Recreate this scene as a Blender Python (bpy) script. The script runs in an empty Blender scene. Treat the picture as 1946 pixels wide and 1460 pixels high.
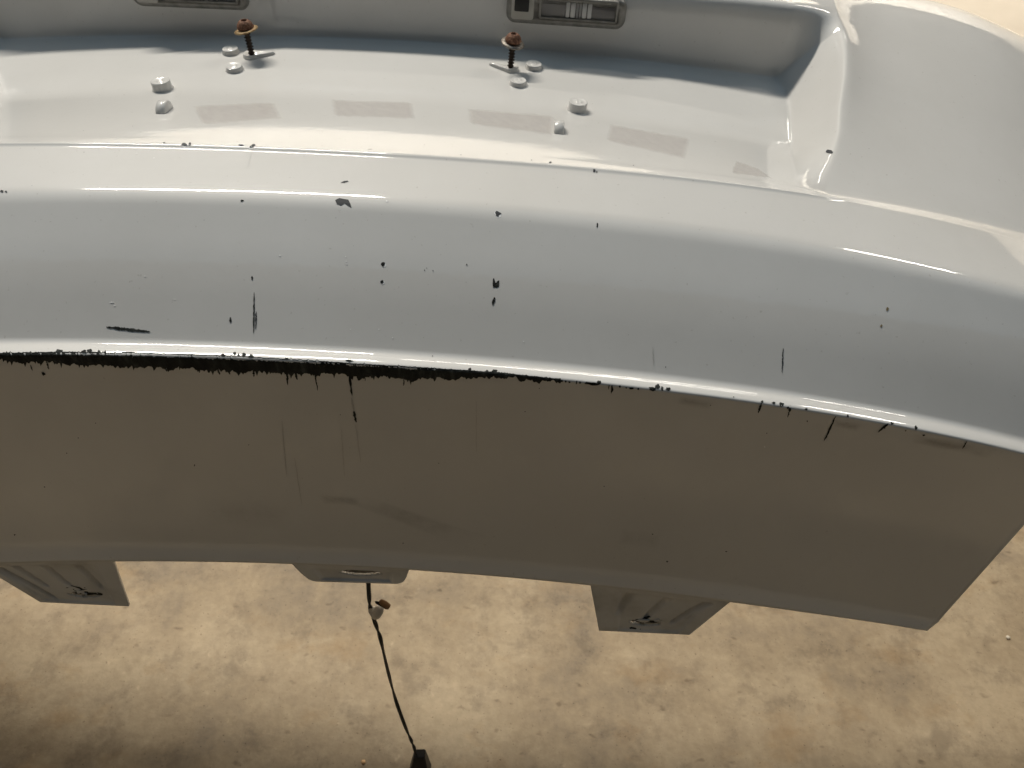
import bpy, bmesh, math, random
import numpy as np
from mathutils import Vector, Matrix
from mathutils.bvhtree import BVHTree

sc = bpy.context.scene
COL = sc.collection
R = math.radians
random.seed(7)

# ------------------------------------------------------------------ camera
PITCH, ROLL = R(45), R(2.87)
CAM = Vector((0.101, 0.0, 0.0))
S2 = math.sqrt(0.5)
r0, u0, fw = Vector((1, 0, 0)), Vector((0, S2, S2)), Vector((0, S2, -S2))
cr = math.cos(ROLL) * r0 + math.sin(ROLL) * u0
cu = -math.sin(ROLL) * r0 + math.cos(ROLL) * u0
cam = bpy.data.cameras.new("camera")
cam.sensor_width = 36.0
FPX = 1462.0                     # focal length in pixels of the 1946 px wide photograph
cam.lens = FPX / 1946 * 36
cam.clip_start, cam.clip_end = 0.02, 100
cam.dof.use_dof = True
cam.dof.focus_distance = 0.43
cam.dof.aperture_fstop = 30
co = bpy.data.objects.new("camera", cam)
COL.objects.link(co)
m = Matrix.Identity(4)
for i in range(3):
    m[i][0], m[i][1], m[i][2], m[i][3] = cr[i], cu[i], -fw[i], CAM[i]
co.matrix_world = m
sc.camera = co

# ------------------------------------------------------------------ light
w = bpy.data.worlds.new("World"); sc.world = w; w.use_nodes = True
bg = w.node_tree.nodes["Background"]
bg.inputs[0].default_value = (0.9, 0.95, 1.0, 1)      # cool even light of the hall
bg.inputs[1].default_value = 0.022

def area(name, loc, sx, sy, power, col, target):
    l = bpy.data.lights.new(name, 'AREA'); l.shape = 'RECTANGLE'
    l.size, l.size_y = sx, sy; l.energy = power; l.color = col
    o = bpy.data.objects.new(name, l); COL.objects.link(o)
    o.location = loc
    d = Vector(target) - Vector(loc)
    o.rotation_euler = d.to_track_quat('-Z', 'Y').to_euler()
    return o
KEY_Y, KEY_Z = 2.36, 3.0
WARM = (1.0, 0.945, 0.85)
area("tube_lamp", (-1.55, KEY_Y, KEY_Z), 1.95, 0.12, 184, WARM, (-1.3, KEY_Y - 1.2, 0))
area("tube_lamp", (3.45, KEY_Y, KEY_Z), 1.20, 0.12, 34, WARM, (3.4, KEY_Y - 1.2, 0))
area("tube_lamp", (1.20, 4.6, KEY_Z), 3.6, 0.16, 70, WARM, (1.20, 5.6, 0))
for _x in (-2.0, 3.0):
    area("added_wall_light", (_x, 5.5, 2.7), 4.0, 0.2, 190, (1.0, 0.97, 0.92), (_x, 6.6, 1.0))  # added lamps, brighten the unseen back wall that the paint mirrors
area("added_wall_light", (5.6, 1.5, 2.7), 0.2, 5.0, 150, (1.0, 0.97, 0.92), (6.7, 1.5, 1.0))  # added lamp for the unseen side wall's reflection
area("overhead_fill", (0.2, 0.35, KEY_Z), 10.0, 2.6, 31, (0.55, 0.79, 1.0), (0.2, 0.35, 0))  # added cool fill from overhead, no such panel is seen

sc.view_settings.view_transform = 'Standard'
sc.view_settings.look = 'None'
sc.view_settings.exposure = 0.0
sc.view_settings.gamma = 1.0
sc.render.engine = 'CYCLES'
sc.cycles.max_bounces = 8

# ------------------------------------------------------------------ helpers
def mat(name, col, rough=0.5, metal=0.0, coat=0.0, coat_rough=0.03, spec=0.5, trans=0.0, ior=1.5):
    mt = bpy.data.materials.new(name); mt.use_nodes = True
    b = mt.node_tree.nodes["Principled BSDF"]
    b.inputs["Base Color"].default_value = (*col, 1)
    b.inputs["Roughness"].default_value = rough
    b.inputs["Metallic"].default_value = metal
    b.inputs["Coat Weight"].default_value = coat
    b.inputs["Coat Roughness"].default_value = coat_rough
    b.inputs["Specular IOR Level"].default_value = spec
    b.inputs["Transmission Weight"].default_value = trans
    b.inputs["IOR"].default_value = ior
    return mt

def nd(mt, kind, **kw):
    n = mt.node_tree.nodes.new(kind)
    for k, v in kw.items():
        if k.startswith("_"): setattr(n, k[1:], v)
        else: n.inputs[k].default_value = v
    return n

def noise(mt, scale, detail=4, rough=0.55, stretch=None):
    tc = nd(mt, "ShaderNodeTexCoord"); L = mt.node_tree.links
    n = nd(mt, "ShaderNodeTexNoise", Scale=scale, Detail=detail, Roughness=rough)
    src = tc.outputs["Object"]
    if stretch:
        mp = nd(mt, "ShaderNodeMapping"); mp.inputs["Scale"].default_value = stretch
        L.new(src, mp.inputs["Vector"]); src = mp.outputs["Vector"]
    L.new(src, n.inputs["Vector"])
    return n.outputs["Fac"]

def ramp(mt, fac, stops):
    rn = nd(mt, "ShaderNodeValToRGB"); e = rn.color_ramp.elements
    while len(e) < len(stops): e.new(0.5)
    for i, (p, c) in enumerate(stops):
        e[i].position = p; e[i].color = (*c, 1) if len(c) == 3 else c
    mt.node_tree.links.new(fac, rn.inputs["Fac"])
    return rn.outputs["Color"]

def mix(mt, a, b, fac, mode='MIX'):
    n = nd(mt, "ShaderNodeMix", _data_type='RGBA', _blend_type=mode)
    L = mt.node_tree.links
    for sock, v in ((n.inputs[6], a), (n.inputs[7], b), (n.inputs[0], fac)):
        if isinstance(v, (int, float)): sock.default_value = v
        elif isinstance(v, tuple): sock.default_value = (*v, 1)
        else: L.new(v, sock)
    return n.outputs[2]

def bsdf(mt): return mt.node_tree.nodes["Principled BSDF"]

def bump(mt, h, strength, dist, coat=False):
    b = nd(mt, "ShaderNodeBump", Strength=strength, Distance=dist)
    mt.node_tree.links.new(h, b.inputs["Height"])
    mt.node_tree.links.new(b.outputs[0], bsdf(mt).inputs["Normal"])
    if coat: mt.node_tree.links.new(b.outputs[0], bsdf(mt).inputs["Coat Normal"])

def obj(name, verts, faces, mt, parent=None, smooth=True, **props):
    me = bpy.data.meshes.new(name)
    me.from_pydata([tuple(v) for v in verts], [], faces); me.update()
    if mt: me.materials.append(mt)
    if smooth: me.polygons.foreach_set("use_smooth", [True] * len(me.polygons))
    o = bpy.data.objects.new(name, me); COL.objects.link(o)
    if parent: o.parent = parent
    for k, v in props.items(): o[k] = v
    return o

def bmobj(name, bm, mt, parent=None, smooth=True, **props):
    me = bpy.data.meshes.new(name); bm.to_mesh(me); bm.free()
    me.materials.append(mt)
    if smooth: me.polygons.foreach_set("use_smooth", [True] * len(me.polygons))
    o = bpy.data.objects.new(name, me); COL.objects.link(o)
    if parent: o.parent = parent
    for k, v in props.items(): o[k] = v
    return o

def empty(name, loc, **props):
    o = bpy.data.objects.new(name, None); COL.objects.link(o); o.location = loc
    o.empty_display_size = 0.05
    for k, v in props.items(): o[k] = v
    return o

def lathe(prof, n=40, M=None, squash=None):
    """prof: list of (radius, height); returns verts, faces about +Z"""
    V, F = [], []
    for (r, z) in prof:
        for k in range(n):
            a = 2 * math.pi * k / n
            rr = r if squash is None else squash(r, z, a)
            V.append(Vector((rr * math.cos(a), rr * math.sin(a), z)))
    for i in range(len(prof) - 1):
        for k in range(n):
            a, b = i * n + k, i * n + (k + 1) % n
            F.append((a, b, b + n, a + n))
    F.append(tuple(reversed(range(n))))
    F.append(tuple((len(prof) - 1) * n + k for k in range(n)))
    if M is not None: V = [M @ v for v in V]
    return V, F

# ------------------------------------------------------------------ materials
PAINT = mat("white_paint", (0.68, 0.665, 0.635), 0.45, coat=1.0, coat_rough=0.035, spec=0.25)
nz = noise(PAINT, 9, 5)
c1 = ramp(PAINT, nz, [(0.3, (0.665, 0.65, 0.62)), (0.7, (0.69, 0.675, 0.648))])
sp = noise(PAINT, 420, 2, 0.5)
spk = ramp(PAINT, sp, [(0.70, (1, 1, 1)), (0.78, (0.72, 0.70, 0.67))])
grime = ramp(PAINT, noise(PAINT, 7, 7, 0.65, (1, 1, 0.5)), [(0.42, (0.86, 0.85, 0.83)), (0.62, (1, 1, 1))])
pc = mix(PAINT, mix(PAINT, c1, spk, 0.6, 'MULTIPLY'), grime, 0.28, 'MULTIPLY')
PAINT.node_tree.links.new(pc, bsdf(PAINT).inputs["Base Color"])
hz = noise(PAINT, 26, 3, 0.6, (1, 4, 4))
cr_ = ramp(PAINT, hz, [(0.35, (0.03,) * 3), (0.75, (0.10,) * 3)])
PAINT.node_tree.links.new(cr_, bsdf(PAINT).inputs["Coat Roughness"])
bump(PAINT, noise(PAINT, 230, 2, 0.4), 0.05, 0.0006, coat=True)

BLACK = mat("bare_black_plastic", (0.010, 0.010, 0.010), 0.75, spec=0.25)
bump(BLACK, noise(BLACK, 900, 3), 0.6, 0.0008)
BLACK.node_tree.links.new(ramp(BLACK, noise(BLACK, 160, 5, 0.7, (1, 1, 0.35)), [(0.42, (0.009, 0.010, 0.009)), (0.56, (0.024, 0.027, 0.024)), (0.74, (0.085, 0.088, 0.078))]), bsdf(BLACK).inputs["Base Color"])
PRIMER = mat("chipped_dark_primer", (0.035, 0.037, 0.042), 0.6, spec=0.3)
SCUFF = mat("faint_scuff", (0.50, 0.48, 0.45), 0.5, coat=0.6)
DIRT = mat("brown_dirt", (0.22, 0.17, 0.09), 0.8, spec=0.2)
PATCHM = mat("dull_pinkish_patch", (0.62, 0.57, 0.545), 0.5, coat=0.9, coat_rough=0.12, spec=0.25)  # slightly darker, pinker tone than the paint, soft edged
_at = nd(PATCHM, "ShaderNodeAttribute", _attribute_name="edge")
PATCHM.node_tree.links.new(_at.outputs["Fac"], bsdf(PATCHM).inputs["Alpha"])
WHITESP = mat("white_speck", (0.85, 0.84, 0.82), 0.3, coat=1)
RUST = mat("rusty_steel", (0.25, 0.10, 0.05), 0.75, metal=0.15)
RUST.node_tree.links.new(ramp(RUST, noise(RUST, 700, 4), [(0.3, (0.06, 0.022, 0.012)), (0.52, (0.19, 0.085, 0.045)), (0.75, (0.36, 0.22, 0.14))]), bsdf(RUST).inputs["Base Color"])
bump(RUST, noise(RUST, 1500, 3), 0.5, 0.0006)
RUSTDARK = mat("dark_rusted_thread", (0.035, 0.022, 0.014), 0.7, metal=0.3)
WASH_TAN = mat("tan_plated_washer", (0.36, 0.25, 0.12), 0.5, metal=0.5)
WASH_TAN.node_tree.links.new(ramp(WASH_TAN, noise(WASH_TAN, 500, 4), [(0.35, (0.20, 0.11, 0.05)), (0.65, (0.45, 0.33, 0.17))]), bsdf(WASH_TAN).inputs["Base Color"])
WASH_GREY = mat("grey_tarnished_washer", (0.22, 0.20, 0.17), 0.5, metal=0.6)
WASH_GREY.node_tree.links.new(ramp(WASH_GREY, noise(WASH_GREY, 500, 4), [(0.35, (0.13, 0.11, 0.09)), (0.65, (0.30, 0.27, 0.23))]), bsdf(WASH_GREY).inputs["Base Color"])
LAMPBODY = mat("smoky_grey_plastic", (0.21, 0.195, 0.165), 0.35, coat=0.5, coat_rough=0.1)
LAMPBODY.node_tree.links.new(ramp(LAMPBODY, noise(LAMPBODY, 160, 4), [(0.3, (0.14, 0.13, 0.105)), (0.7, (0.27, 0.255, 0.225))]), bsdf(LAMPBODY).inputs["Base Color"])
LAMPLIGHT = mat("cloudy_clear_plastic", (0.42, 0.40, 0.35), 0.3, coat=0.6, coat_rough=0.1)
LAMPDARK = mat("dark_lamp_cavity", (0.20, 0.19, 0.185), 0.3, metal=0.3)
LAMPBLACK = mat("black_clip_plastic", (0.008, 0.008, 0.008), 0.5)
CHROME = mat("lamp_reflector", (0.88, 0.87, 0.85), 0.3, metal=0.2)
GLASS = mat("clear_lens", (0.85, 0.85, 0.85), 0.04, trans=1.0, ior=1.3)
CABLE = mat("black_cable", (0.010, 0.010, 0.010), 0.55)
CLIPWHITE = mat("milky_plastic", (0.62, 0.58, 0.52), 0.4)
FOAM = mat("brown_foam", (0.24, 0.14, 0.07), 0.9)

CONC = mat("worn_concrete", (0.4, 0.3, 0.2), 0.7, spec=0.3)
big = ramp(CONC, noise(CONC, 6.0, 9, 0.68), [(0.34, (0.285, 0.230, 0.165)), (0.47, (0.385, 0.303, 0.203)), (0.62, (0.475, 0.382, 0.262))])
mid = ramp(CONC, noise(CONC, 17, 8, 0.7), [(0.36, (0.66, 0.66, 0.67)), (0.47, (1, 1, 1)), (0.66, (1.12, 1.12, 1.10))])
rusty = ramp(CONC, noise(CONC, 8, 6, 0.65, (1, 1.4, 1)), [(0.55, (1, 1, 1)), (0.70, (0.86, 0.72, 0.55))])
fine = ramp(CONC, noise(CONC, 95, 5, 0.6), [(0.34, (0.74, 0.73, 0.72)), (0.62, (1.06, 1.06, 1.06))])
spots = ramp(CONC, noise(CONC, 46, 2, 0.4, (1, 1.7, 1)), [(0.22, (0.55, 0.53, 0.52)), (0.32, (1, 1, 1))])
lights_ = ramp(CONC, noise(CONC, 60, 3, 0.5, (1.3, 1, 1)), [(0.68, (1, 1, 1)), (0.76, (1.25, 1.25, 1.25))])
grit = ramp(CONC, noise(CONC, 260, 2, 0.5), [(0.26, (0.5, 0.48, 0.46)), (0.33, (1, 1, 1))])
scuf = ramp(CONC, noise(CONC, 34, 4, 0.6, (0.6, 2.2, 1)), [(0.62, (1, 1, 1)), (0.72, (1.16, 1.16, 1.15))])
cc = mix(CONC, big, mid, 0.7, 'MULTIPLY'); cc = mix(CONC, cc, rusty, 0.55, 'MULTIPLY'); cc = mix(CONC, cc, fine, 0.35, 'MULTIPLY')
cc = mix(CONC, cc, spots, 0.8, 'MULTIPLY'); cc = mix(CONC, cc, lights_, 0.8, 'MULTIPLY')
cc = mix(CONC, cc, grit, 0.9, 'MULTIPLY'); cc = mix(CONC, cc, scuf, 0.5, 'MULTIPLY')
CONC.node_tree.links.new(cc, bsdf(CONC).inputs["Base Color"])
bump(CONC, noise(CONC, 70, 6, 0.6), 0.25, 0.004)
WALLM = mat("cream_wall_paint", (0.74, 0.66, 0.54), 0.75, spec=0.2)
WALLM.node_tree.links.new(ramp(WALLM, noise(WALLM, 2.5, 5), [(0.3, (0.70, 0.65, 0.57)), (0.7, (0.78, 0.73, 0.65))]), bsdf(WALLM).inputs["Base Color"])

SHEETM = mat("pale_cream", (0.60, 0.52, 0.41), 0.6, spec=0.3)
SHEETM.node_tree.links.new(ramp(SHEETM, noise(SHEETM, 3, 5), [(0.3, (0.56, 0.48, 0.375)), (0.7, (0.63, 0.55, 0.44))]), bsdf(SHEETM).inputs["Base Color"])

# ------------------------------------------------------------------ setting
FLOOR = -1.0
obj("floor", [(-6, -5, FLOOR), (8, -5, FLOOR), (8, 7, FLOOR), (-6, 7, FLOOR)], [(0, 1, 2, 3)], CONC, smooth=False, kind="structure")
def slab(name, x0, y0, x1, y1, z1, mt):
    v = [(x0, y0, FLOOR), (x1, y0, FLOOR), (x1, y1, FLOOR), (x0, y1, FLOOR), (x0, y0, z1), (x1, y0, z1), (x1, y1, z1), (x0, y1, z1)]
    return obj(name, v, [(3, 2, 1, 0), (4, 5, 6, 7), (0, 1, 5, 4), (1, 2, 6, 5), (2, 3, 7, 6), (3, 0, 4, 7)], mt, smooth=False, kind="structure")
slab("wall", -5, 6.6, 6.7, 6.75, 1.8, WALLM)  # unseen wall, added only to be mirrored in the bumper paint
slab("wall", 6.7, -2, 6.85, 6.75, 1.8, WALLM)  # unseen side wall, likewise added for its reflection
obj("cream_sheet", [(-4, 2.1, FLOOR + 0.004), (6, 2.1, FLOOR + 0.004), (6, 5.5, FLOOR + 0.004), (-4, 5.5, FLOOR + 0.004)], [(0, 1, 2, 3)], SHEETM, smooth=False, kind="structure")  # pale cream sheet just above the far floor, stands for the background

# ------------------------------------------------------------------ bumper shell
COEF = {  # height of each style line over the width: a + b x^2 + c x^4, in metres
    'bottom': (-0.4516, -0.347, 0.386), 'fold': (-0.4366, -0.2835, -0.1675),
    'crestlow': (-0.2648, -0.2419, -0.379), 'cresttop': (-0.2638, -0.2730, -0.215),
    'crease': (-0.2163, -0.2201, -0.2326), 'lipwhite': (-0.2127, -0.1310, -0.500),
    'liptop': (-0.2125, -0.1222, -0.4777), 'facet': (-0.2218, -0.1874, -1.1567), 'foot': (-0.2190, -0.187, 0.2078)}
XS = 0.50                                    # beyond this the section only moves along the corner path
def zc(k, x):
    a, b, c = COEF[k]; return a + b * x * x + c * x ** 4
def g(y):                                    # rise of the flank above the lip line
    return np.interp(y, GY, GZ)
_gy = [0.394, 0.44, 0.50, 0.54, 0.56, 0.58, 0.60, 0.62, 0.64, 0.66, 0.69, 0.72, 0.82]
_gz = [0.0, 0.0078, 0.0180, 0.0248, 0.0282, 0.0316, 0.0346, 0.0370, 0.0380, 0.0365, 0.028, 0.012, -0.06]
GY = np.linspace(0.394, 0.82, 430)
_c = np.interp(GY, _gy, _gz)
for _ in range(25): _c[1:-1] = (_c[:-2] + 2 * _c[1:-1] + _c[2:]) / 4
GZ = _c
NSEG = [4, 26, 3, 3, 8, 8, 8, 2, 3, 14, 18, 12, 34]
NFIL = [6, 8, 6, 10, 12, 10, 4, 5, 5, 6, 8, 10]
def fillet(pts, trims):
    """polyline through pts with rounded corners, always the same number of points"""
    P = [np.array(p, float) for p in pts]; out = []
    n = len(P); a_end = P[0]
    for i in range(1, n - 1):
        d0 = P[i] - P[i - 1]; d1 = P[i + 1] - P[i]
        l0, l1 = np.linalg.norm(d0) + 1e-9, np.linalg.norm(d1) + 1e-9
        t = min(trims[i - 1], 0.46 * l0, 0.46 * l1)
        A, B = P[i] - d0 / l0 * t, P[i] + d1 / l1 * t
        for k in range(NSEG[i - 1]): out.append(a_end + (A - a_end) * k / NSEG[i - 1])
        for k in range(NFIL[i - 1]):
            s = k / NFIL[i - 1]
            out.append((1 - s) ** 2 * A + 2 * s * (1 - s) * P[i] + s * s * B)
        a_end = B
    for k in range(NSEG[-1] + 1): out.append(a_end + (P[-1] - a_end) * k / NSEG[-1])
    return np.array(out)
def section(xa):
    """recess section and flank section (Y, Z rows) at distance xa from the middle"""
    x = min(xa, XS)
    dl = 0.22 * max(0.0, x - 0.15) ** 2           # the lip line drifts outwards towards the corner
    zl = zc('liptop', x) - 0.6 * dl
    xr = min(x, 0.30)
    hk = min(1.0, max(0.0, (x - 0.12) / 0.18)); hump = 0.0055 + 0.007 * hk * hk * (3 - 2 * hk)
    rim = zl + 0.6 * dl + 0.0282 + hump
    bead = 0.0013 * min(1, max(0, (0.31 - x) / 0.05))
    ts = 4 * (x / 0.37) ** 2
    zcm = zc('crestlow', x) + 0.0033 * math.tan(R(9 + ts))
    zc1 = zcm + 0.0057 * math.tan(R(-4 + ts))
    base = [(0.2712, zc('bottom', x) + 0.002), (0.2745, zc('fold', x)), (0.2735, zc('crestlow', x)), (0.2768, zcm), (0.2825, zc1), (0.3122, (zc1 + zc('crease', x)) / 2 + 0.0014),
            (0.345, zc('crease', x)), (0.3835 + dl, zc('lipwhite', x) - 0.6 * dl), (0.3856 + dl, zc('lipwhite', x) - 0.6 * dl + bead), (0.394 + dl, zl)]
    rec = base + [(0.474, zc('facet', xr)), (0.5600, zc('foot', xr)), (0.5610, rim), (0.745, zl - 0.02)]
    tr = [0.006, 0.0016, 0.0015, 0.0034, 0.016, 0.0065, 0.0012, 0.0016, 0.003, 0.009, 0.0022, 0.010]
    rp = fillet(rec, tr)
    # beyond the rim the recess section follows the flank surface
    i0 = sum(NSEG[:9]) + sum(NFIL[:9])       # first row after the lip
    iw = sum(NSEG[:12]) + sum(NFIL[:12])     # first row after the rim
    ys = rp[:, 0].copy()
    tail = rp[iw:, 0]
    ztail = zl + 0.6 * dl + g(tail) + hump * np.clip(1 - (tail - 0.571) / 0.10, 0, 1)
    k = np.clip((tail - 0.571) / 0.012, 0, 1)
    rp[iw:, 1] = ztail
    # pull rim fillet onto the tail smoothly
    ib = sum(NSEG[:12]) + sum(NFIL[:11])
    endz = ztail[0]
    f0 = rp[ib].copy()
    for q in range(NFIL[11]):
        s = q / NFIL[11]
        corner = np.array([0.5612, endz + 0.0015])
        rp[ib + q] = (1 - s) ** 2 * f0 + 2 * s * (1 - s) * corner + s * s * np.array([tail[0], endz])
    fp = rp.copy()
    n = len(rp)
    ys0, zs0 = rp[i0 - 1]
    yy = np.interp(np.arange(n), [i0 - 1, iw - NFIL[11] - NSEG[11] - NFIL[10], iw, n - 1], [ys0, 0.545, 0.582, 0.745])
    lift = np.clip((yy[i0:] - ys0) / 0.20, 0, 1)
    fp[i0:, 0] = yy[i0:]
    fp[i0:, 1] = zs0 + 0.6 * dl * lift + g(np.maximum(0.394, yy[i0:] - (ys0 - 0.394) * (1 - lift)))
    # the flank curls up to the rim of the recess and swells towards the car's corner
    up = np.clip((yy[i0:] - 0.41) / 0.13, 0, 1); up = up * up * (3 - 2 * up)
    sw = min(1, max(0, (x - 0.33) / 0.13)); sw = sw * sw * (3 - 2 * sw)
    sy = np.clip((yy[i0:] - 0.46) / 0.15, 0, 1); sy = sy * sy * (3 - 2 * sy)
    fp[i0:, 1] += 0.010 * math.exp(-max(0.0, x - 0.312) / 0.022) * up + 0.008 * sw * sy
    return rp, fp, i0
XE = ([0.39, 0.4, 0.43, 0.484, 0.525, 0.542, 0.565, 0.60], [0.256, 0.258, 0.2665, 0.2790, 0.2850, 0.2850, 0.2810, 0.272])
XR = ([0.39, 0.398, 0.404, 0.419, 0.441, 0.47, 0.514, 0.54, 0.563, 0.60], [0.274, 0.2751, 0.2787, 0.2833, 0.2903, 0.2979, 0.3085, 0.313, 0.316, 0.318])
S_E, S_R = 0.275, 0.312
def softramp(t):
    """0..1 ramp with rounded ends"""
    def sp(u, e): return e * math.log1p(math.exp(max(-40, min(40, u / e)))) if abs(u) < 40 * e else max(u, 0)
    v = sp(t, 0.016) - sp(t - 1, 0.05)
    return v
def corner_path(sa):
    """offset of the section once it turns the corner of the car: (x, dz)"""
    if sa <= XS: return sa, 0.0
    L = sa - XS; x, z = XS, 0.0; a0, a1, arc = R(20), R(86), 0.92
    n = 24; step = L / n
    for k in range(n):
        t = (k + 0.5) * step / arc
        a = a0 + (a1 - a0) * min(1, t)
        x += math.cos(a) * step; z -= math.sin(a) * step
    return x, z
cols = list(np.arange(0, 0.262, 0.004)) + list(np.arange(0.262, 0.330, 0.0014)) + list(np.arange(0.332, 0.408, 0.004)) + [0.408] + list(np.arange(0.412, XS - 0.001, 0.005)) + list(np.linspace(XS, XS + 1.25, 56))
cols = [-c for c in reversed(cols[1:])] + cols
V = []; nrow = None
for s in cols:
    sa, sg = abs(s), (1 if s >= 0 else -1)
    rp, fp, i0 = section(sa)
    nrow = len(rp)
    px, dz = corner_path(sa)
    wing = max(0.0, (sa - XS - 0.6) / 0.5)
    for i in range(nrow):
        if sa <= XS:
            Y = rp[i, 0]
            xe, xr = np.interp(Y, *XE), np.interp(Y, *XR)
            k = np.clip((i - i0 + 12) / 12, 0, 1)
            xe = S_E + (xe - S_E) * k; xr = S_R + (xr - S_R) * k
            x = float(np.interp(sa, [0, S_E, S_R, XS], [0, xe, xr, XS]))
            t = (sa - S_E) / (S_R - S_E)
            wv = softramp(t)
            if i < i0: wv = 0
            y = rp[i, 0] * (1 - wv) + fp[i, 0] * wv
            z = rp[i, 1] * (1 - wv) + fp[i, 1] * wv
        else:
            x, y, z = px, fp[i, 0], fp[i, 1] + dz
            z = z * (1 - wing) + max(FLOOR + 0.002, z) * wing
            if wing > 0: z = max(z, FLOOR + 0.002)
        if i < NSEG[0] + 3 and 0.37 < sa < 0.41: x -= 0.006 * (sa - 0.37) / 0.04 * (1 - i / (NSEG[0] + 3))
        V.append((sg * x, y, z))
F = []
ipanel = NSEG[0] + NFIL[0] + NSEG[1] - 2
for c in range(len(cols) - 1):
    xm = abs(cols[c] + cols[c + 1]) / 2
    for i in range(nrow - 1):
        if i < ipanel and xm > 0.408: continue
        a = c * nrow + i
        if V[a][2] <= FLOOR + 0.003 and V[a + nrow][2] <= FLOOR + 0.003: continue
        F.append((a, a + nrow, a + nrow + 1, a + 1))
used = sorted({i for f in F for i in f}); remap = {o: n for n, o in enumerate(used)}
V = [V[i] for i in used]; F = [tuple(remap[i] for i in f) for f in F]
bumper = empty("bumper_cover", (0, 0.5, FLOOR), label="scuffed white car bumper cover lying face up with its plate recess showing", category="bumper")
OFF = Vector((0, 0.5, FLOOR))
def child(o, parent=bumper):
    """keep world coordinates although the parent stands at the base"""
    o.parent = parent
    o.matrix_parent_inverse = parent_inv(parent)
    return o
def parent_inv(p):
    return Matrix.Translation(-Vector(p.location)) if p.type == 'EMPTY' else Matrix.Identity(4)
shell = obj("shell", V, F, PAINT)
child(shell)
sol = shell.modifiers.new("thickness", 'SOLIDIFY'); sol.thickness = 0.0028; sol.offset = -1
TREE = BVHTree.FromPolygons([Vector(v) for v in V], F)

def ray(px, py):
    return ((px - 973) / FPX * cr - (py - 730) / FPX * cu + fw).normalized()
def on_shell(px, py, off=0.00015):
    h, n, i, d = TREE.ray_cast(CAM, ray(px, py))
    if h is None: return None
    if n.dot(ray(px, py)) > 0: n = -n
    return h + n * off, n
def at_y(px, py, y):
    d = ray(px, py); return CAM + d * (y / d.y)

# ------------------------------------------------------------------ lower mounting tabs
TABPAINT = mat("grimy_white_paint", (0.5, 0.48, 0.44), 0.5, coat=0.4, coat_rough=0.2)
TABPAINT.node_tree.links.new(ramp(TABPAINT, noise(TABPAINT, 30, 4, 0.55), [(0.32, (0.50, 0.48, 0.44)), (0.48, (0.61, 0.595, 0.565)), (0.68, (0.66, 0.645, 0.615))]), bsdf(TABPAINT).inputs["Base Color"])
CLIPGREY = mat("grey_clip_plastic", (0.10, 0.095, 0.085), 0.5)
def tab(quad, y0, depth, grooves, hole, inner, label=None, rnd=0.0, ny=44, nx=64):
    """quad: x,z of top-left, top-right, bottom-right, bottom-left. A moulded plate with a sunk field and grooves"""
    tl, tr_, br, bl = [np.array(q) for q in quad]
    verts, idx = [], {}
    for j in range(ny + 1):
        v = j / ny
        for i in range(nx + 1):
            u = i / nx
            p = (tl * (1 - u) + tr_ * u) * (1 - v) + (bl * (1 - u) + br * u) * v
            d = 0.0
            e = min((u - inner[0]) / 0.03, (inner[1] - u) / 0.03, (v - inner[2]) / 0.05, (inner[3] - v) / 0.05)
            k = max(0, min(1, e)); k = k * k * (3 - 2 * k)
            d += depth * k
            for (u0_, u1_, v0_, v1_, wd) in grooves:
                if v0_ <= v <= v1_:
                    uc = u0_ + (u1_ - u0_) * (v - v0_) / (v1_ - v0_)
                    q = abs(u - uc) / wd
                    if q < 1: d += 0.0032 * (1 - q * q) * min(1, (v1_ - v) / 0.08)
            d *= min(1.0, (1 - v) / 0.05)
            x, z = p
            if rnd:                                # rounded lower corners
                W = 0.10
                if v > 0.6:
                    if u < W: z += rnd * ((W - u) / W) ** 2.2 * (v - 0.6) / 0.4
                    if u > 1 - W: z += rnd * ((u - 1 + W) / W) ** 2.2 * (v - 0.6) / 0.4
            verts.append((x, y0 + d, z))
    faces = []
    hu, hv, ru, rv = hole
    rng = random.Random(int(hu * 1000) + nx)
    jag = [rng.uniform(0.8, 1.25) for _ in range(16)]
    for j in range(ny):
        for i in range(nx):
            u, v = (i + 0.5) / nx, (j + 0.5) / ny
            an = math.atan2((v - hv) / rv, (u - hu) / ru)
            kk = jag[int((an + math.pi) / (2 * math.pi) * 15.99)]
            if ((u - hu) / ru) ** 2 + ((v - hv) / rv) ** 2 < kk: continue
            a = j * (nx + 1) + i
            faces.append((a, a + nx + 1, a + nx + 2, a + 1))
    o = obj("mounting_tab", verts, faces, TABPAINT)
    if label: o["label"] = label
    child(o)
    s = o.modifiers.new("thickness", 'SOLIDIFY'); s.thickness = 0.0022; s.offset = -1
    return o
def lowz(x): return zc('bottom', abs(x)) + 0.003
TY = 0.2718
def tq(q):
    k_ = 0.2729 / 0.268
    return [(0.101 + (a - 0.101) * k_, b * k_) for a, b in q]
tabR = tab([(0.1600, lowz(0.16)), (0.2580, lowz(0.258))] + tq([(0.2368, -0.5114), (0.172, -0.5119)]), TY, 0.0017,
           [(0.30, 0.20, 0.10, 0.62, 0.035), (0.58, 0.46, 0.12, 0.72, 0.03), (0.88, 0.72, 0.12, 0.80, 0.03)], (0.48, 0.80, 0.16, 0.075), (0.20, 0.88, 0.10, 1.2))
tabL = tab([(-0.2585, lowz(0.2585)), (-0.1605, lowz(0.16))] + tq([(-0.1646, -0.5109), (-0.2281, -0.5112)]), TY, 0.0017,
           [(0.06, 0.20, 0.08, 0.95, 0.035), (0.22, 0.28, 0.10, 0.66, 0.028), (0.45, 0.50, 0.10, 0.62, 0.03), (0.70, 0.79, 0.10, 0.68, 0.03)], (0.56, 0.80, 0.16, 0.07), (0.06, 0.86, 0.08, 1.2))
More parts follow.
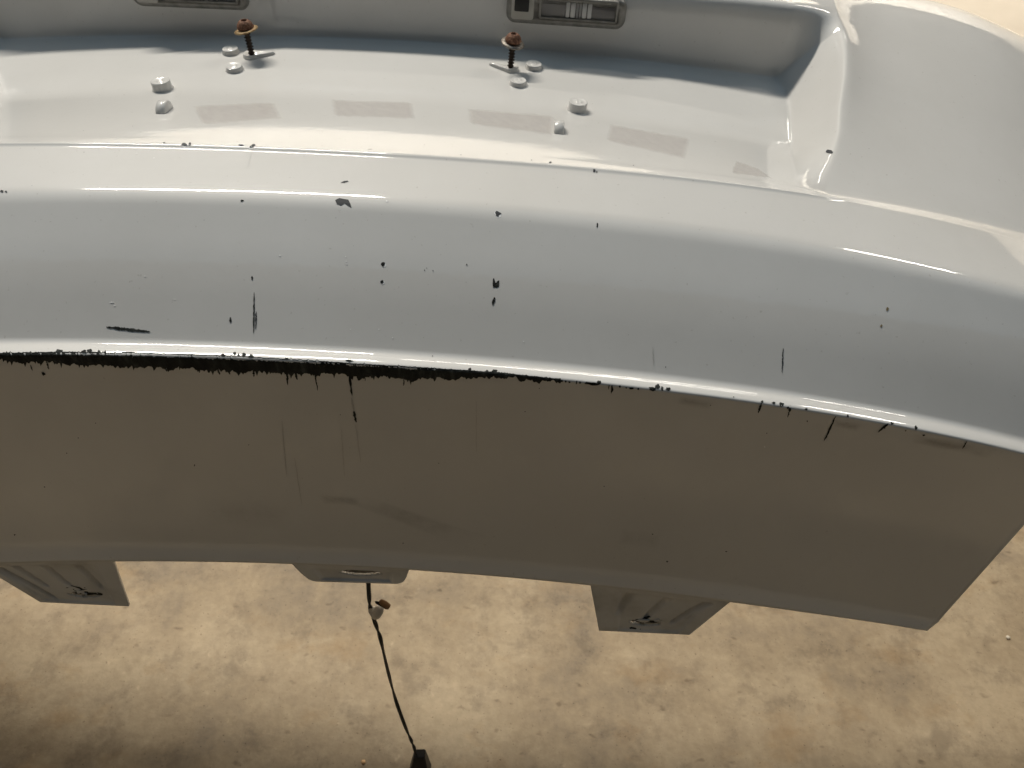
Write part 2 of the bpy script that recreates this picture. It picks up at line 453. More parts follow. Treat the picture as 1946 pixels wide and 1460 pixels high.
tabM = tab([(-0.0400, lowz(0)), (0.0395, lowz(0))] + tq([(0.0354, -0.4612), (-0.0285, -0.4640)]), TY, 0.0015, [],
           (0.56, 0.52, 0.19, 0.17), (0.14, 0.87, 0.28, 0.92), rnd=0.003)
# torn clip remains in the tab holes
def ragged(cx, cz, y, rx, rz, seed, mt, name, parent, th=0.001, n=14):
    rg = random.Random(seed); V2 = []
    for k in range(n):
        a = 2 * math.pi * k / n; q = rg.uniform(0.55, 1.25)
        V2.append((cx + rx * q * math.cos(a), y + rg.uniform(0, 0.0012), cz + rz * q * math.sin(a)))
    V3 = [(x, yy + th, z) for (x, yy, z) in V2]
    Fc = [tuple(range(n)), tuple(reversed(range(n, 2 * n)))] + [(k, k + n, (k + 1) % n + n, (k + 1) % n) for k in range(n)]
    return child(obj(name, V2 + V3, Fc, mt, smooth=False), parent)
for (px, py, rx, rz, t) in ((168, 1128, .0095, .0040, tabL), (146, 1119, .0065, .0024, tabL), (1238, 1180, .0100, .0042, tabR), (1207, 1196, .0040, .0024, tabR)):
    p = at_y(px, py, TY + 0.0012)
    ragged(p.x, p.z, p.y, rx, rz, int(px), BLACK, "torn_clip", t)
for (px, py, rx, rz, t) in ((160, 1126, .0150, .0070, tabL), (1232, 1181, .0150, .0075, tabR), (678, 1090, .0175, .0042, tabM)):
    p = at_y(px, py, TY + 0.0062)
    ragged(p.x, p.z, p.y, rx, rz, int(px) + 9, CLIPGREY, "clip_body", t, n=18)
for (px, py, rx, rz, t) in ((150, 1127, .0034, .0018, tabL), (160, 1131, .0022, .0016, tabL), (1224, 1182, .0044, .0022, tabR), (1249, 1181, .0028, .0014, tabR), (655, 1079, .003, .0012, tabM)):
    p = at_y(px, py, TY + 0.0004)
    ragged(p.x, p.z, p.y, rx, rz, int(px) + 5, CLIPWHITE, "clip_stub", t, n=10)

# ------------------------------------------------------------------ bosses, pads and hooks in the recess
def floor_z(x, y):
    h, n, i, d = TREE.ray_cast(Vector((x, y, 0.3)), Vector((0, 0, -1)))
    return h.z, n
def boss(x, y, r, h, dent):
    z, n = floor_z(x, y)
    prof = [(r * 1.18, -0.002), (r * 1.10, 0.0), (r * 1.03, 0.0006), (r, 0.0015), (r * 0.97, h - 0.0008), (r * 0.94, h - 0.0002), (r * 0.88, h), (r * 0.80, h - 0.0003),
            (r * 0.30, h - 0.0002 - dent * 0.4), (r * 0.22, h + 0.0002), (r * 0.10, h - 0.0010), (0.0002, h - 0.0012)]
    M = Matrix.Translation((x, y, z)) @ n.to_track_quat('Z', 'Y').to_matrix().to_4x4()
    v, f = lathe(prof, 36, M)
    return child(obj("boss", v, f, PAINT))
for sx in (-1, 1):
    boss(sx * 0.1342, 0.4790, 0.0062, 0.0056, 0.0012)
    boss(sx * 0.0950, 0.5065, 0.0056, 0.0030, 0.0004)
    boss(sx * 0.1050, 0.5325, 0.0056, 0.0032, 0.0004)
    # teardrop pad with its tail pointing to the middle
    x0, y0 = sx * 0.0890, 0.5270
    z, n = floor_z(x0, y0)
    ring = []
    for k in range(40):
        a = 2 * math.pi * k / 40
        rr = 0.0056
        dx, dy = rr * math.cos(a), rr * math.sin(a)
        if math.cos(a) * -sx > 0.35:
            tt = (math.cos(a) * -sx - 0.35) / 0.65
            dx += -sx * 0.0092 * tt ** 2; dy = dy * (1 - 0.35 * tt) + 0.0045 * tt ** 2
        ring.append((dx, dy))
    VV, FF = [], []
    for (sc_, hz_) in ((1.10, -0.003), (1.03, 0.0006), (1.0, 0.0016), (0.96, 0.0024), (0.90, 0.0026), (0.55, 0.0017), (0.3, 0.0012), (0.02, 0.001)):
        for dx, dy in ring:
            VV.append((x0 + dx * sc_, y0 + dy * sc_, z + hz_))
    for i in range(7):
        for k in range(40):
            a, b = i * 40 + k, i * 40 + (k + 1) % 40
            FF.append((a, b, b + 40, a + 40))
    child(obj("teardrop_pad", VV, FF, PAINT))
    # small arched hook
    hx, hy = (-0.1180, 0.4400) if sx < 0 else (0.1216, 0.4400)
    z, n = floor_z(hx, hy)
    bm = bmesh.new(); nseg = 12; loops = []
    for xx in (-0.0030, -0.0026, 0.0026, 0.0030):
        k_ = 0.9 if abs(xx) > 0.0027 else 1.0
        loops.append([bm.verts.new((hx + xx, hy + 0.0068 * k_ * math.cos(math.pi * q / nseg), z - 0.001 + 0.0068 * k_ * math.sin(math.pi * q / nseg))) for q in range(nseg + 1)])
    for a, b in zip(loops[:-1], loops[1:]):
        for q in range(nseg): bm.faces.new((a[q], a[q + 1], b[q + 1], b[q]))
    bm.faces.new(loops[0]); bm.faces.new(list(reversed(loops[-1])))
    bmesh.ops.recalc_face_normals(bm, faces=bm.faces)
    child(bmobj("hook", bm, PAINT))

# ------------------------------------------------------------------ number plate lamps in the recess wall
def rbox(cx, cz, w_, h_, y_front, y_back, rad, bev, name, mt, parent, n=7, dish=None):
    """rounded rectangle block whose front (towards -Y) edge is bevelled"""
    def ringpts(w2, h2, r_):
        pts = []
        for (sx_, sz_, a0) in ((1, 1, 0), (-1, 1, 90), (-1, -1, 180), (1, -1, 270)):
            for k in range(n + 1):
                a = R(a0 + 90 * k / n)
                pts.append((sx_ * (w2 - r_) + r_ * math.cos(a), sz_ * (h2 - r_) + r_ * math.sin(a)))
        return pts
    layers = [(0, y_back), (0, y_front + bev), (bev * 0.3, y_front + bev * 0.3), (bev, y_front)]
    if dish: layers += [(bev + dish[0], y_front), (bev + dish[0] + 0.0006, y_front + dish[1])]
    VV, FF = [], []; N = 4 * (n + 1)
    for ins, y in layers:
        for (x, z) in ringpts(w_ / 2 - ins, h_ / 2 - ins, max(rad - ins, 0.0004)):
            VV.append((cx + x, y, cz + z))
    for i in range(len(layers) - 1):
        for k in range(N):
            a, b = i * N + k, i * N + (k + 1) % N
            FF.append((a, b, b + N, a + N))
    FF.append(tuple((len(layers) - 1) * N + k for k in range(N)))
    return child(obj(name, VV, FF, mt), parent)
def lamp(x0, x1, zb, tilt):
    cx, wd, ht = (x0 + x1) / 2, x1 - x0, 0.0202
    cz = zb + ht / 2
    yf = 0.5555
    h = rbox(cx, cz, wd, ht, yf, 0.5640, 0.0065, 0.0028, "license_lamp", LAMPBODY, bumper, dish=(0.0022, 0.0009))
    parts = [h]
    lx = cx + wd * 0.10; lw = wd * 0.66
    zl_ = zb + 0.0050; hl = 0.0146; lz = zl_ + hl / 2
    parts.append(rbox(lx, lz, lw, hl, yf - 0.0016, yf + 0.002, 0.0022, 0.0010, "lens_frame", LAMPBODY, h, dish=(0.0006, 0.0028)))
    parts.append(rbox(lx, lz, lw - 0.0040, hl - 0.0036, yf + 0.0006, yf + 0.0016, 0.0012, 0.0002, "lamp_cavity", LAMPDARK, h))
    for dx, ww in ((-0.0074, 0.0026), (-0.0038, 0.0032), (-0.0008, 0.0012), (0.0012, 0.0012), (0.0040, 0.0030), (0.0076, 0.0028)):
        parts.append(rbox(lx + dx, zb + 0.0118, ww, 0.0098, yf - 0.0004, yf + 0.0008, 0.0006, 0.0004, "reflector_rib", CHROME, h, n=2))
    parts.append(rbox(lx, zb + 0.0176, lw * 0.80, 0.0014, yf - 0.0006, yf + 0.0008, 0.0006, 0.0003, "inner_ledge", LAMPLIGHT, h, n=2))
    parts.append(rbox(lx, lz, lw - 0.0044, hl - 0.0040, yf - 0.0013, yf - 0.0009, 0.0012, 0.0001, "lens", GLASS, h))
    parts.append(rbox(cx - wd * 0.365, zb + 0.0112, wd * 0.19, 0.0160, yf - 0.0004, yf + 0.0015, 0.002, 0.0008, "clip_pocket", LAMPLIGHT, h))
    parts.append(rbox(cx - wd * 0.373, zb + 0.0140, wd * 0.120, 0.0105, yf - 0.0010, yf + 0.001, 0.0008, 0.0004, "spring_clip", LAMPBLACK, h, n=2))
    Mt = Matrix.Translation((cx, 0.56, cz)) @ Matrix.Rotation(tilt, 4, 'Y') @ Matrix.Translation((-cx, -0.56, -cz))
    for o in parts:
        o.data.transform(Mt)
    return h
lampL = lamp(-0.1755, -0.0950, -0.2028, R(-0.4)); lampL["label"] = "left number plate lamp with grimy clear housing"
lampR = lamp(0.0842, 0.1668, -0.2022, R(1.0)); lampR["label"] = "right number plate lamp with black spring clip and silver reflector ribs"

# ------------------------------------------------------------------ screws standing in the recess
def screw(x, y, lean_x, lean_y, wash_tilt, wash_mat, label, length=0.0175):
    z, n = floor_z(x, y)
    zb = z + 0.0008
    t = empty("rusty_screw", (x, y, zb), label=label, category="screw", group="screws left standing in the plate recess")
    base = Matrix.Rotation(lean_x, 4, 'Y') @ Matrix.Rotation(lean_y, 4, 'X')
    prof = [(0.0004, -0.006), (0.0016, -0.003)]
    k, zz = 0, -0.0015
    while zz < length:
        prof += [(0.00150, zz), (0.00150, zz + 0.0004), (0.00235, zz + 0.0010), (0.00150, zz + 0.0016)]
        zz += 0.0021
    prof += [(0.0018, length + 0.0005)]
    def helix(r, z_, a): return r + 0.00012 * math.sin(a + z_ * 3500)
    v, f = lathe(prof, 20, base, helix); obj("shank", v, f, RUSTDARK, t)
    hb = length + 0.0008
    hp = [(0.0020, hb - 0.0008), (0.0052, hb - 0.0002), (0.0056, hb + 0.0004), (0.0055, hb + 0.0011), (0.0050, hb + 0.0026), (0.0041, hb + 0.0040), (0.0031, hb + 0.0048), (0.0025, hb + 0.0051),
          (0.0021, hb + 0.0050), (0.0019, hb + 0.0044), (0.0017, hb + 0.0030), (0.0002, hb + 0.0028)]
    def hexs(r, z_, a):
        if r < 0.0023 and z_ > hb + 0.0027:
            q = (a % (math.pi / 3)) - math.pi / 6
            return r * math.cos(math.pi / 6) / math.cos(q) * 1.05
        return r
    v, f = lathe(hp, 36, base, hexs); hd = obj("head", v, f, RUST, t)
    v, f = lathe([(0.0012, hb + 0.0030), (0.0016, hb + 0.0031), (0.00165, hb + 0.0032), (0.0002, hb + 0.0032)], 18, base); obj("socket", v, f, LAMPBLACK, hd)
    W = base @ Matrix.Translation((0, 0, hb - 0.0008)) @ wash_tilt
    wp = [(0.0022, -0.0004), (0.0055, -0.0008), (0.0078, -0.0010), (0.0081, -0.0007), (0.0080, -0.0002), (0.0056, 0.0002), (0.0022, 0.0005)]
    v, f = lathe(wp, 40, W); obj("washer", v, f, wash_mat, t)
    return t
screw(-0.0890, 0.5275, R(-1), R(2), Matrix.Rotation(R(-11), 4, 'Y') @ Matrix.Rotation(R(-3), 4, 'X'), WASH_TAN, "rusty screw with tan washer nearer the grimy left lamp")
screw(0.0890, 0.5275, R(4), R(1), Matrix.Rotation(R(7), 4, 'Y') @ Matrix.Rotation(R(5), 4, 'X'), WASH_GREY, "rusty screw with grey washer below the right lamp with black clip")

# ------------------------------------------------------------------ wiring hanging under the bumper
def tube(pts, rad, n=10):
    VV, FF = [], []
    P = [Vector(p) for p in pts]
    for i, p in enumerate(P):
        t = (P[min(i + 1, len(P) - 1)] - P[max(i - 1, 0)]).normalized()
        a = t.cross(Vector((0, 1, 0))).normalized(); b = t.cross(a)
        for k in range(n):
            q = 2 * math.pi * k / n
            VV.append(p + (a * math.cos(q) + b * math.sin(q)) * rad)
    for i in range(len(P) - 1):
        for k in range(n):
            x, y = i * n + k, i * n + (k + 1) % n
            FF.append((x, y, y + n, x + n))
    FF.append(tuple(reversed(range(n)))); FF.append(tuple((len(P) - 1) * n + k for k in range(n)))
    return VV, FF
def catmull(pts, m_=14):
    P = [Vector(p) for p in pts]; P = [P[0] * 2 - P[1]] + P + [P[-1] * 2 - P[-2]]; out = []
    for i in range(1, len(P) - 2):
        for k in range(m_):
            t = k / m_
            out.append(0.5 * ((2 * P[i]) + (P[i + 1] - P[i - 1]) * t + (2 * P[i - 1] - 5 * P[i] + 4 * P[i + 1] - P[i + 2]) * t * t + (3 * P[i] - P[i - 1] - 3 * P[i + 1] + P[i + 2]) * t ** 3))
    out.append(P[-2]); return out
cabpts = [(-0.004, 0.335, -0.30), (-0.003, 0.325, -0.45), (-0.0048, 0.32, -0.540), (-0.0064, 0.32, -0.5560), (-0.0083, 0.32, -0.5893), (-0.0078, 0.32, -0.6071), (-0.0047, 0.32, -0.6446), (-0.0034, 0.32, -0.7018),
          (-0.0003, 0.32, -0.7786), (0.005, 0.32, -0.8457), (0.0106, 0.32, -0.8976), (0.0125, 0.32, -0.9270), (0.0150, 0.32, -0.9420)]
path = catmull(cabpts)
cable = empty("wiring_lead", (0.015, 0.32, FLOOR), label="thin black twisted wiring lead hanging below the bumper with a connector", category="cable")
for ph in (0, math.pi):
    tw = []
    for i, p in enumerate(path):
        a = i * 0.17 + ph + 1.3 * math.sin(i * 0.09) + 0.7 * math.sin(i * 0.23)
        tw.append(p + Vector((math.cos(a), math.sin(a), 0)) * 0.00092)
    v, f = tube(tw, 0.00102); child(obj("wire", v, f, CABLE), cable)
bm = bmesh.new()
q0 = [(0.0098, 0.316, -0.9290), (0.0228, 0.316, -0.9262), (0.0228, 0.326, -0.9262), (0.0098, 0.326, -0.9290)]
q1 = [(0.0005, 0.311, -0.992), (0.0265, 0.311, -0.990), (0.0265, 0.331, -0.990), (0.0005, 0.331, -0.992)]
vs = [bm.verts.new(p) for p in q0 + q1]
for f in ((0, 1, 2, 3), (7, 6, 5, 4), (0, 4, 5, 1), (1, 5, 6, 2), (2, 6, 7, 3), (3, 7, 4, 0)): bm.faces.new([vs[i] for i in f])
bmesh.ops.bevel(bm, geom=bm.edges[:], offset=0.0009, segments=2, affect='EDGES')
bmesh.ops.recalc_face_normals(bm, faces=bm.faces)
child(bmobj("connector", bm, CABLE, smooth=False), cable)
# milky cable clip with a brown foam tip
clipM = Matrix.Translation((-0.0056, 0.318, -0.5975)) @ Matrix.Rotation(R(-12), 4, 'Y')
v, f = lathe([(0.0030, -0.0068), (0.0036, -0.006), (0.0037, 0.0035), (0.0030, 0.0045)], 18, clipM)
cl = child(obj("cable_clip", v, f, CLIPWHITE), cable)
clipM2 = Matrix.Translation((-0.0012, 0.3165, -0.5930)) @ Matrix.Rotation(R(20), 4, 'Y')
v, f = lathe([(0.0020, -0.0085), (0.0040, -0.0068), (0.0044, 0.000), (0.0036, 0.0058), (0.0016, 0.0070)], 18, clipM2)
child(obj("clip_head", v, f, CLIPWHITE), cl)
M3 = Matrix.Translation((0.0052, 0.3165, -0.5800)) @ Matrix.Rotation(R(-35), 4, 'Y')
v, f = lathe([(0.0012, -0.0058), (0.0026, -0.0046), (0.0028, 0.000), (0.0022, 0.0045), (0.0010, 0.0058)], 16, M3)
child(obj("foam_tip", v, f, FOAM), cl)
M4 = Matrix.Translation((0.0022, 0.3160, -0.5805)) @ Matrix.Rotation(R(-42), 4, 'Y')
v, f = lathe([(0.0006, -0.0085), (0.0013, -0.0065), (0.0013, 0.0045), (0.0006, 0.0062)], 12, M4)
child(obj("clip_prong", v, f, BLACK), cl)

# ------------------------------------------------------------------ wear on the paint: chips, scratches, the bare black scrape
def surf_poly(name, pts, mt, off=0.00016, **props):
    """flat flake lying on the shell, outline given as points sighted on the surface"""
    out, nn = [], Vector((0, 0, 0))
    for p in pts:
        h = on_shell(*p, off)
        if h is None: return None
        out.append(h[0]); nn += h[1]
    c = Vector((0, 0, 0))
    for p in out: c += p
    c /= len(out)
    k = len(out)
    out2 = out + [c + nn.normalized() * 0.00003]
    Fc = [(i, (i + 1) % k, k) for i in range(k)]
    o = obj(name, out2, Fc, mt, smooth=False, **props)
    return child(o, bumper)
def chip_pts(cx, cy, w_, h_, ang=0, seed=0, n=12, jag=0.35):
    rg = random.Random(seed + int(cx * 7 + cy * 13)); pts = []
    ca, sa = math.cos(R(ang)), math.sin(R(ang))
    for k in range(n):
        a = 2 * math.pi * k / n + rg.uniform(-0.15, 0.15)
        q = 1 + rg.uniform(-jag, jag)
        x, y = w_ / 2 * q * math.cos(a), h_ / 2 * q * math.sin(a)
        pts.append((cx + x * ca - y * sa, cy + x * sa + y * ca))
    return pts
def chip(cx, cy, w_, h_, ang=0, mt=PRIMER, rimmed=False):
    w_, h_ = w_ * 0.9, h_ * 0.9
    if rimmed: surf_poly("chip_edge", chip_pts(cx + 1.2, cy + 1.4, w_ * 1.12, h_ * 1.15, ang, 3), WHITESP, 0.0001)
    surf_poly("paint_chip", chip_pts(cx, cy, w_, h_, ang), mt, 0.0002)
def scratch(p0, p1, w0, mt=PRIMER, n=12, name="scratch", wob=0.6, taper=True):
    rg = random.Random(int(p0[0] * 3 + p0[1])); dx, dy = p1[0] - p0[0], p1[1] - p0[1]
    L = math.hypot(dx, dy); nx, ny = -dy / L, dx / L
    VV, FF = [], []
    for i in range(n + 1):
        t = i / n
        ww = w0 * ((math.sin(math.pi * min(1, max(0.02, t))) ** 0.5) if taper else 1) * rg.uniform(0.55, 1.25) / 2 + 0.15
        ox = rg.uniform(-wob, wob)
        for s_ in (-1, 1):
            h = on_shell(p0[0] + dx * t + nx * (ww * s_ + ox), p0[1] + dy * t + ny * (ww * s_ + ox), 0.0002)
            if h is None: return
            VV.append(h[0])
    for i in range(n): FF.append((2 * i, 2 * i + 1, 2 * i + 3, 2 * i + 2))
    child(obj(name, VV, FF, mt, smooth=False), bumper)

# the long bare strip under the crest
def interp(tab_, x): return float(np.interp(x, [p[0] for p in tab_], [p[1] for p in tab_]))
TOPE = [(-160, 675), (0, 671), (120, 669), (252, 671), (380, 676), (482, 680), (600, 687), (700, 694), (800, 699), (870, 704), (950, 709), (1010, 716), (1064, 721), (1140, 729)]
BOTE = [(-160, 684), (0, 682), (80, 684), (160, 688), (200, 690), (270, 695), (340, 697), (400, 700), (450, 701), (520, 704), (560, 706), (640, 708), (700, 711), (760, 716), (800, 714), (860, 716), (900, 716), (950, 718), (1000, 721), (1064, 726), (1140, 731)]
rg = random.Random(11)
VV, FF = [], []; NR = 5; ncol = 0
x = -160.0; walk = 0.0
while x < 1066:
    yt = interp(TOPE, x) - (0.2 if x < 230 else 1.2) + rg.uniform(-0.7, 0.7)
    if rg.random() < 0.05: yt -= rg.uniform(1, 3)
    walk = walk * 0.8 + rg.uniform(-1.6, 3.2)
    yb = interp(BOTE, x) + walk + rg.uniform(-1.3, 1.3)
    if rg.random() < 0.13 and x < 860: yb += rg.uniform(2, 9)
    if x > 860: yb -= 1.2
    yb = max(yb, yt + 1.5)
    for k in range(NR):
        VV.append(on_shell(x, yt + (yb - yt) * k / (NR - 1), 0.00022)[0])
    if ncol:
        a = (ncol - 1) * NR
        for k in range(NR - 1): FF.append((a + k, a + k + 1, a + NR + k + 1, a + NR + k))
    ncol += 1; x += rg.uniform(1.6, 3.2)
child(obj("bare_scrape", VV, FF, BLACK, smooth=False, label="long ragged black scrape along the crest edge"), bumper)
# chips that follow the crest
for a in ((160, 669, 12, 7), (112, 667, 14, 7), (170, 667, 10, 8), (188, 668, 5, 5), (200, 669, 4, 5), (424, 675, 9, 7), (446, 673, 6, 7), (453, 675, 5, 6), (464, 674, 10, 8), (477, 677, 13, 7), (545, 682, 7, 4),
          (664, 686, 17, 6), (893, 702, 6, 6), (926, 707, 6, 6), (940, 706, 13, 8), (1017, 718, 12, 5), (1067, 724, 5, 5), (1075, 725, 4, 4), (1082, 726, 5, 4), (1096, 727, 3, 8), (1102, 727, 5, 5), (1124, 729, 34, 6, 3), (1138, 727, 8, 7),
          (1163, 740, 5, 17), (1157, 735, 3, 9), (1178, 735, 4, 5), (1190, 737, 4, 3), (1200, 738, 9, 5), (1213, 739, 4, 4), (1240, 739, 16, 8), (1249, 735, 10, 10), (1258, 739, 6, 8), (1269, 740, 10, 7),
          (1448, 764, 6, 5), (1470, 766, 8, 4), (1485, 769, 10, 9), (1497, 775, 6, 5), (1501, 778, 7, 7), (1532, 778, 6, 5), (1611, 791, 4, 6), (1695, 804, 6, 6), (1740, 813, 6, 8), (1721, 818, 3, 3), (1755, 827, 6, 4), (1534, 800, 3, 3)):
    chip(*a[:4], a[4] if len(a) > 4 else 5, BLACK)
# scratches running down the lower panel
for (p0, p1, ww) in (((545, 702), (547, 732), 4), ((561, 704), (565, 722), 4), ((598, 708), (604, 742), 2.2), ((663, 698), (669, 752), 4.5), ((669, 700), (671, 712), 4), ((692, 704), (694, 724), 2), ((768, 716), (767, 733), 2.2), ((672, 780), (677, 803), 4.5),
                      ((1447, 766), (1441, 785), 4), ((1500, 779), (1497, 793), 2), ((1588, 791), (1566, 838), 3.6), ((1688, 805), (1668, 821), 5), ((1837, 838), (1829, 853), 2), ((482, 701), (483, 716), 4), ((413, 700), (418, 712), 4), ((434, 702), (437, 712), 3),
                      ((88, 686), (93, 702), 2.5), ((58, 693), (62, 704), 2), ((312, 696), (318, 706), 3), ((230, 692), (233, 699), 3), ((378, 699), (380, 708), 3)):
    scratch(p0, p1, ww, BLACK)
for (p0, p1, ww) in (((668, 756), (673, 782), 3.2), ((676, 806), (686, 880), 1.2), ((536, 800), (545, 905), 1.2), ((649, 815), (655, 905), 1.1), ((1240, 660), (1242, 694), 1.3), ((905, 760), (905, 860), 1.0), ((560, 870), (574, 960), 1.2)):
    scratch(p0, p1, ww, SCUFF, n=18)
chip(83, 710, 9, 7, 40, BLACK)
HAIR = mat("hairline_scratch", (0.60, 0.59, 0.57), 0.5, coat=0.5)
for pl in ([(470, 320), (475, 300), (482, 281)],):
    for p0, p1 in zip(pl[:-1], pl[1:]): scratch(p0, p1, 0.9, HAIR, 16, wob=0.15, taper=False)
# marks on the band above the crest
scratch((202, 622), (286, 631), 6.5, BLACK, 34, wob=0.5)
scratch((483, 556), (482, 634), 2.6, BLACK, 24, wob=0.3)
scratch((487, 592), (486, 626), 2.6, PRIMER, 14, wob=0.6)
scratch((438, 603), (438, 614), 4, BLACK, 6, wob=0.2)
scratch((479, 525), (479, 533), 3, BLACK, 5, wob=0.3)
scratch((1135, 424), (1135, 433), 3, BLACK, 5, wob=0.3)
scratch((1488, 662), (1486, 709), 2.4, PRIMER, 16, wob=0.5)
scratch((940, 565), (936, 581), 5, BLACK, 8)
surf_poly("paint_chip", [(937, 530), (939, 529), (941, 537), (944, 539), (946, 534), (949, 533), (948, 545), (943, 547), (940, 546), (937, 547), (936, 540)], BLACK, 0.0002)
surf_poly("paint_chip", [(637, 381), (645, 377), (655, 379), (662, 380), (666, 388), (668, 395), (662, 392), (655, 387), (648, 391), (640, 388)], PRIMER, 0.0002)
chip(946, 406, 13, 11, 30, PRIMER, True); chip(655, 346, 15, 4, -12, PRIMER); chip(460, 382, 7, 4, 0, BLACK)
chip(350, 275, 12, 8, 0, PRIMER, True); chip(361, 274, 5, 7, 10, PRIMER); chip(458, 277, 11, 4, 0, PRIMER); chip(480, 278, 13, 6, -20, PRIMER, True)
chip(312, 272, 4, 3, 0, PRIMER); chip(1129, 325, 6, 8, 0, PRIMER); chip(1134, 327, 3, 6, 0, PRIMER)
chip(4, 364, 7, 5, 0, PRIMER); chip(12, 365, 5, 4, 0, PRIMER); chip(1576, 289, 13, 7, 8, PRIMER)
chip(1046, 309, 6, 2.5, 0, PRIMER); chip(703, 284, 10, 2.5, 0, SCUFF)
chip(728, 503, 8, 9, 0, BLACK, True); chip(726, 536, 6, 8, 20, BLACK, True)
chip(1686, 587, 6, 8, 0, DIRT); chip(1674, 620, 4, 7, 25, DIRT)
# specks too small to pick apart: one piece
VV, FF = [], []
def speck(cx, cy, w_, h_):
    w_, h_ = w_ * 0.75, h_ * 0.75
    pts = [on_shell(*p, 0.0002) for p in chip_pts(cx, cy, w_, h_, 0, 1, 6, 0.25)]
    if any(p is None for p in pts): return
    b = len(VV); VV.extend(p[0] for p in pts); FF.append(tuple(range(b, b + 6)))
for s_ in ((807, 514, 3, 4), (811, 510, 2.5, 3), (823, 515, 3, 4), (887, 503, 3.5, 4.5), (1148, 924, 3, 3), (1240, 1015, 4, 3), (1268, 1067, 6, 4), (370, 884, 3, 5), (149, 832, 3, 3), (28, 1016, 5, 4), (473, 845, 3, 3), (647, 788, 2.5, 2.5), (998, 782, 3, 3), (85, 925, 4, 3),
           (834, 880, 2.5, 2.5), (766, 1032, 4, 2.5), (1380, 1048, 5, 3), (1025, 738, 3, 2.5), (1394, 755, 3, 3), (1265, 698, 3, 3), (127, 861, 3, 3), (182, 804, 3, 3), (1010, 305, 3, 2), (876, 295, 3, 2), (1204, 315, 3, 2), (160, 290, 2, 2), (822, 677, 3, 3), (1350, 770, 3, 2.5), (1457, 823, 3, 3)):
    speck(*s_)
for _ in range(30):
    speck(random.uniform(-100, 1900), random.uniform(120, 640), random.uniform(0.9, 1.7), random.uniform(0.9, 1.7))
child(obj("paint_specks", VV, FF, PRIMER, smooth=False, kind="stuff"), bumper)
VV, FF = [], []
for s_ in ((1453, 849, 5, 5), (532, 486, 5, 4), (657, 488, 3, 3), (658, 497, 3, 3), (659, 502, 5, 3), (212, 575, 12, 4), (218, 581, 6, 3), (995, 649, 5, 3), (720, 626, 4, 3), (746, 642, 4, 3), (666, 626, 4, 3), (332, 569, 8, 2), (276, 525, 6, 2), (735, 383, 6, 5), (260, 292, 8, 2.5), (293, 301, 5, 2)):
    speck(*s_)
child(obj("light_nicks", VV, FF, WHITESP, smooth=False, kind="stuff"), bumper)
# slightly darker, duller rectangular patches along the lower side of the recess
def patch(corners, n=8, name="dull_patch", mt=None, amax=0.38, border=1, off=0.00010):
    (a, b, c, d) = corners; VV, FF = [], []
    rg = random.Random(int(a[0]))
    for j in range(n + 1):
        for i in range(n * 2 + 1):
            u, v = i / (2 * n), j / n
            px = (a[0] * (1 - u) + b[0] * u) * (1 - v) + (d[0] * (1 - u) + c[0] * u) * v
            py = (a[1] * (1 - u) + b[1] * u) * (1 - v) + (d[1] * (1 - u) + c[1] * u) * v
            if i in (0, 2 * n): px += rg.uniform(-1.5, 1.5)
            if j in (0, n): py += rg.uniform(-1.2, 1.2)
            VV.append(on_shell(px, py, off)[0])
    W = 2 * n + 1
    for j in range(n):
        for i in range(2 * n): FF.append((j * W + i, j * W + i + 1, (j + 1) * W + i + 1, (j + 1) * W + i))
    o = child(obj(name, VV, FF, mt or PATCHM), bumper)
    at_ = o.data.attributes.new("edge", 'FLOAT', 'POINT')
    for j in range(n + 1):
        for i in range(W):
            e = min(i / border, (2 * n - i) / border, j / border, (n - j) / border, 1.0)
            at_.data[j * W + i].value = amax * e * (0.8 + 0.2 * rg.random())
SMUDGE = mat("grey_smudge", (0.22, 0.21, 0.19), 0.6, coat=0.5)
SOIL = mat("brown_soiling", (0.16, 0.11, 0.05), 0.8, spec=0.2)
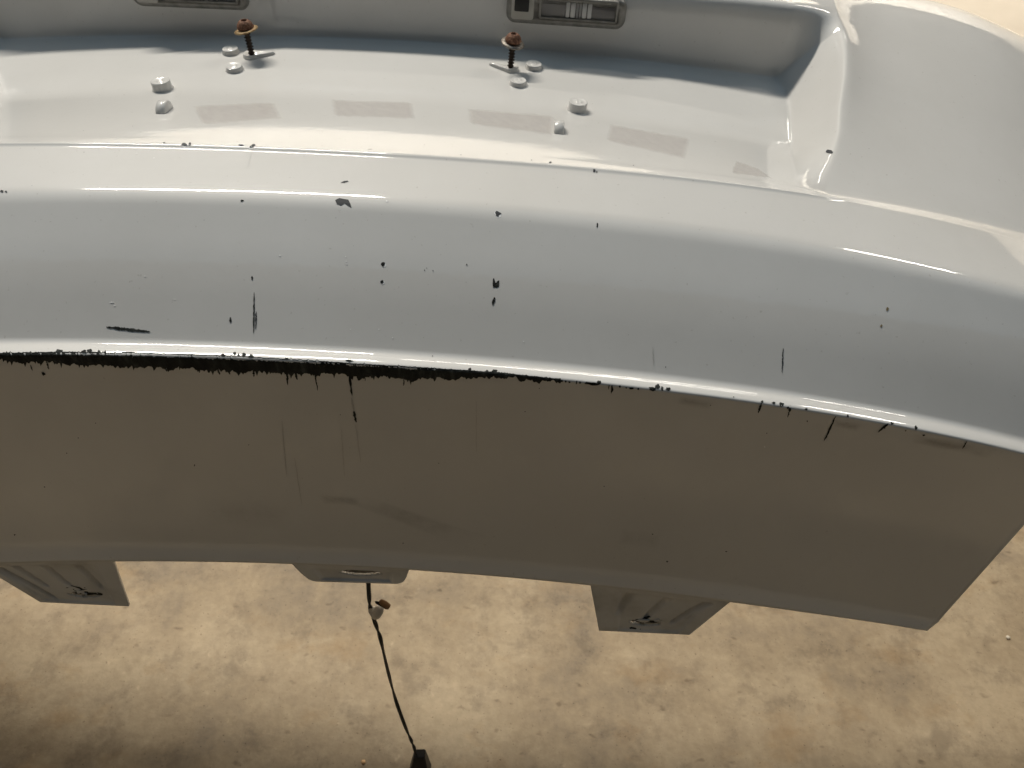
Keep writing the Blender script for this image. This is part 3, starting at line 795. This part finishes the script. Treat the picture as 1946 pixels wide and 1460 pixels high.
for _m in (SMUDGE, SOIL):
    _a = nd(_m, "ShaderNodeAttribute", _attribute_name="edge")
    _n = noise(_m, 60, 5, 0.7)
    _r = ramp(_m, _n, [(0.35, (0.25,) * 3), (0.65, (1.0,) * 3)])
    _x = mix(_m, _a.outputs["Color"], _r, 1.0, 'MULTIPLY')
    _m.node_tree.links.new(_x, bsdf(_m).inputs["Alpha"])
patch([(600, 935), (690, 940), (935, 1022), (880, 1040)], 8, "smudge", SMUDGE, 0.20, 4)
patch([(605, 940), (680, 945), (690, 962), (612, 958)], 8, "smudge", SMUDGE, 0.24, 3)
patch([(380, 940), (560, 950), (560, 1010), (390, 1000)], 8, "smudge", SMUDGE, 0.12, 4)
patch([(1180, 1005), (1260, 1012), (1250, 1045), (1170, 1035)], 8, "smudge", SMUDGE, 0.14, 4)
patch([(1585, 796), (1640, 806), (1630, 822), (1580, 810)], 8, "soiling", SOIL, 0.28, 4)
patch([(1735, 824), (1900, 852), (1880, 872), (1730, 842)], 8, "soiling", SOIL, 0.40, 4)
patch([(1290, 752), (1360, 764), (1350, 780), (1285, 768)], 8, "soiling", SOIL, 0.25, 4)
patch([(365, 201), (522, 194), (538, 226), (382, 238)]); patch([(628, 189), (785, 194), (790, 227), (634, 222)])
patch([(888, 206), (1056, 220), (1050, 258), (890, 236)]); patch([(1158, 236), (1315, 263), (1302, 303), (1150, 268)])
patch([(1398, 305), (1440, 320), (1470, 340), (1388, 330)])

# ------------------------------------------------------------------ crumbs on the floor
def crumb(px, py, r, mt, label):
    d = ray(px, py); p = CAM + d * (FLOOR / d.z)
    bm = bmesh.new(); bmesh.ops.create_icosphere(bm, subdivisions=2, radius=r)
    rg_ = random.Random(int(px))
    for v_ in bm.verts: v_.co *= rg_.uniform(0.75, 1.2); v_.co.z *= 0.6
    o = bmobj("stone_crumb", bm, mt, smooth=True, label=label, category="crumb"); o.location = (p.x, p.y, FLOOR + r * 0.45)
STONE = mat("pale_stone", (0.72, 0.66, 0.55), 0.7)
STONE2 = mat("orange_stone", (0.75, 0.48, 0.25), 0.7)
crumb(1915, 1213, 0.0032, STONE, "tiny pale stone crumb on the floor near the bumper's right corner")
crumb(691, 1449, 0.0028, STONE2, "tiny orange stone crumb on the floor left of the connector")
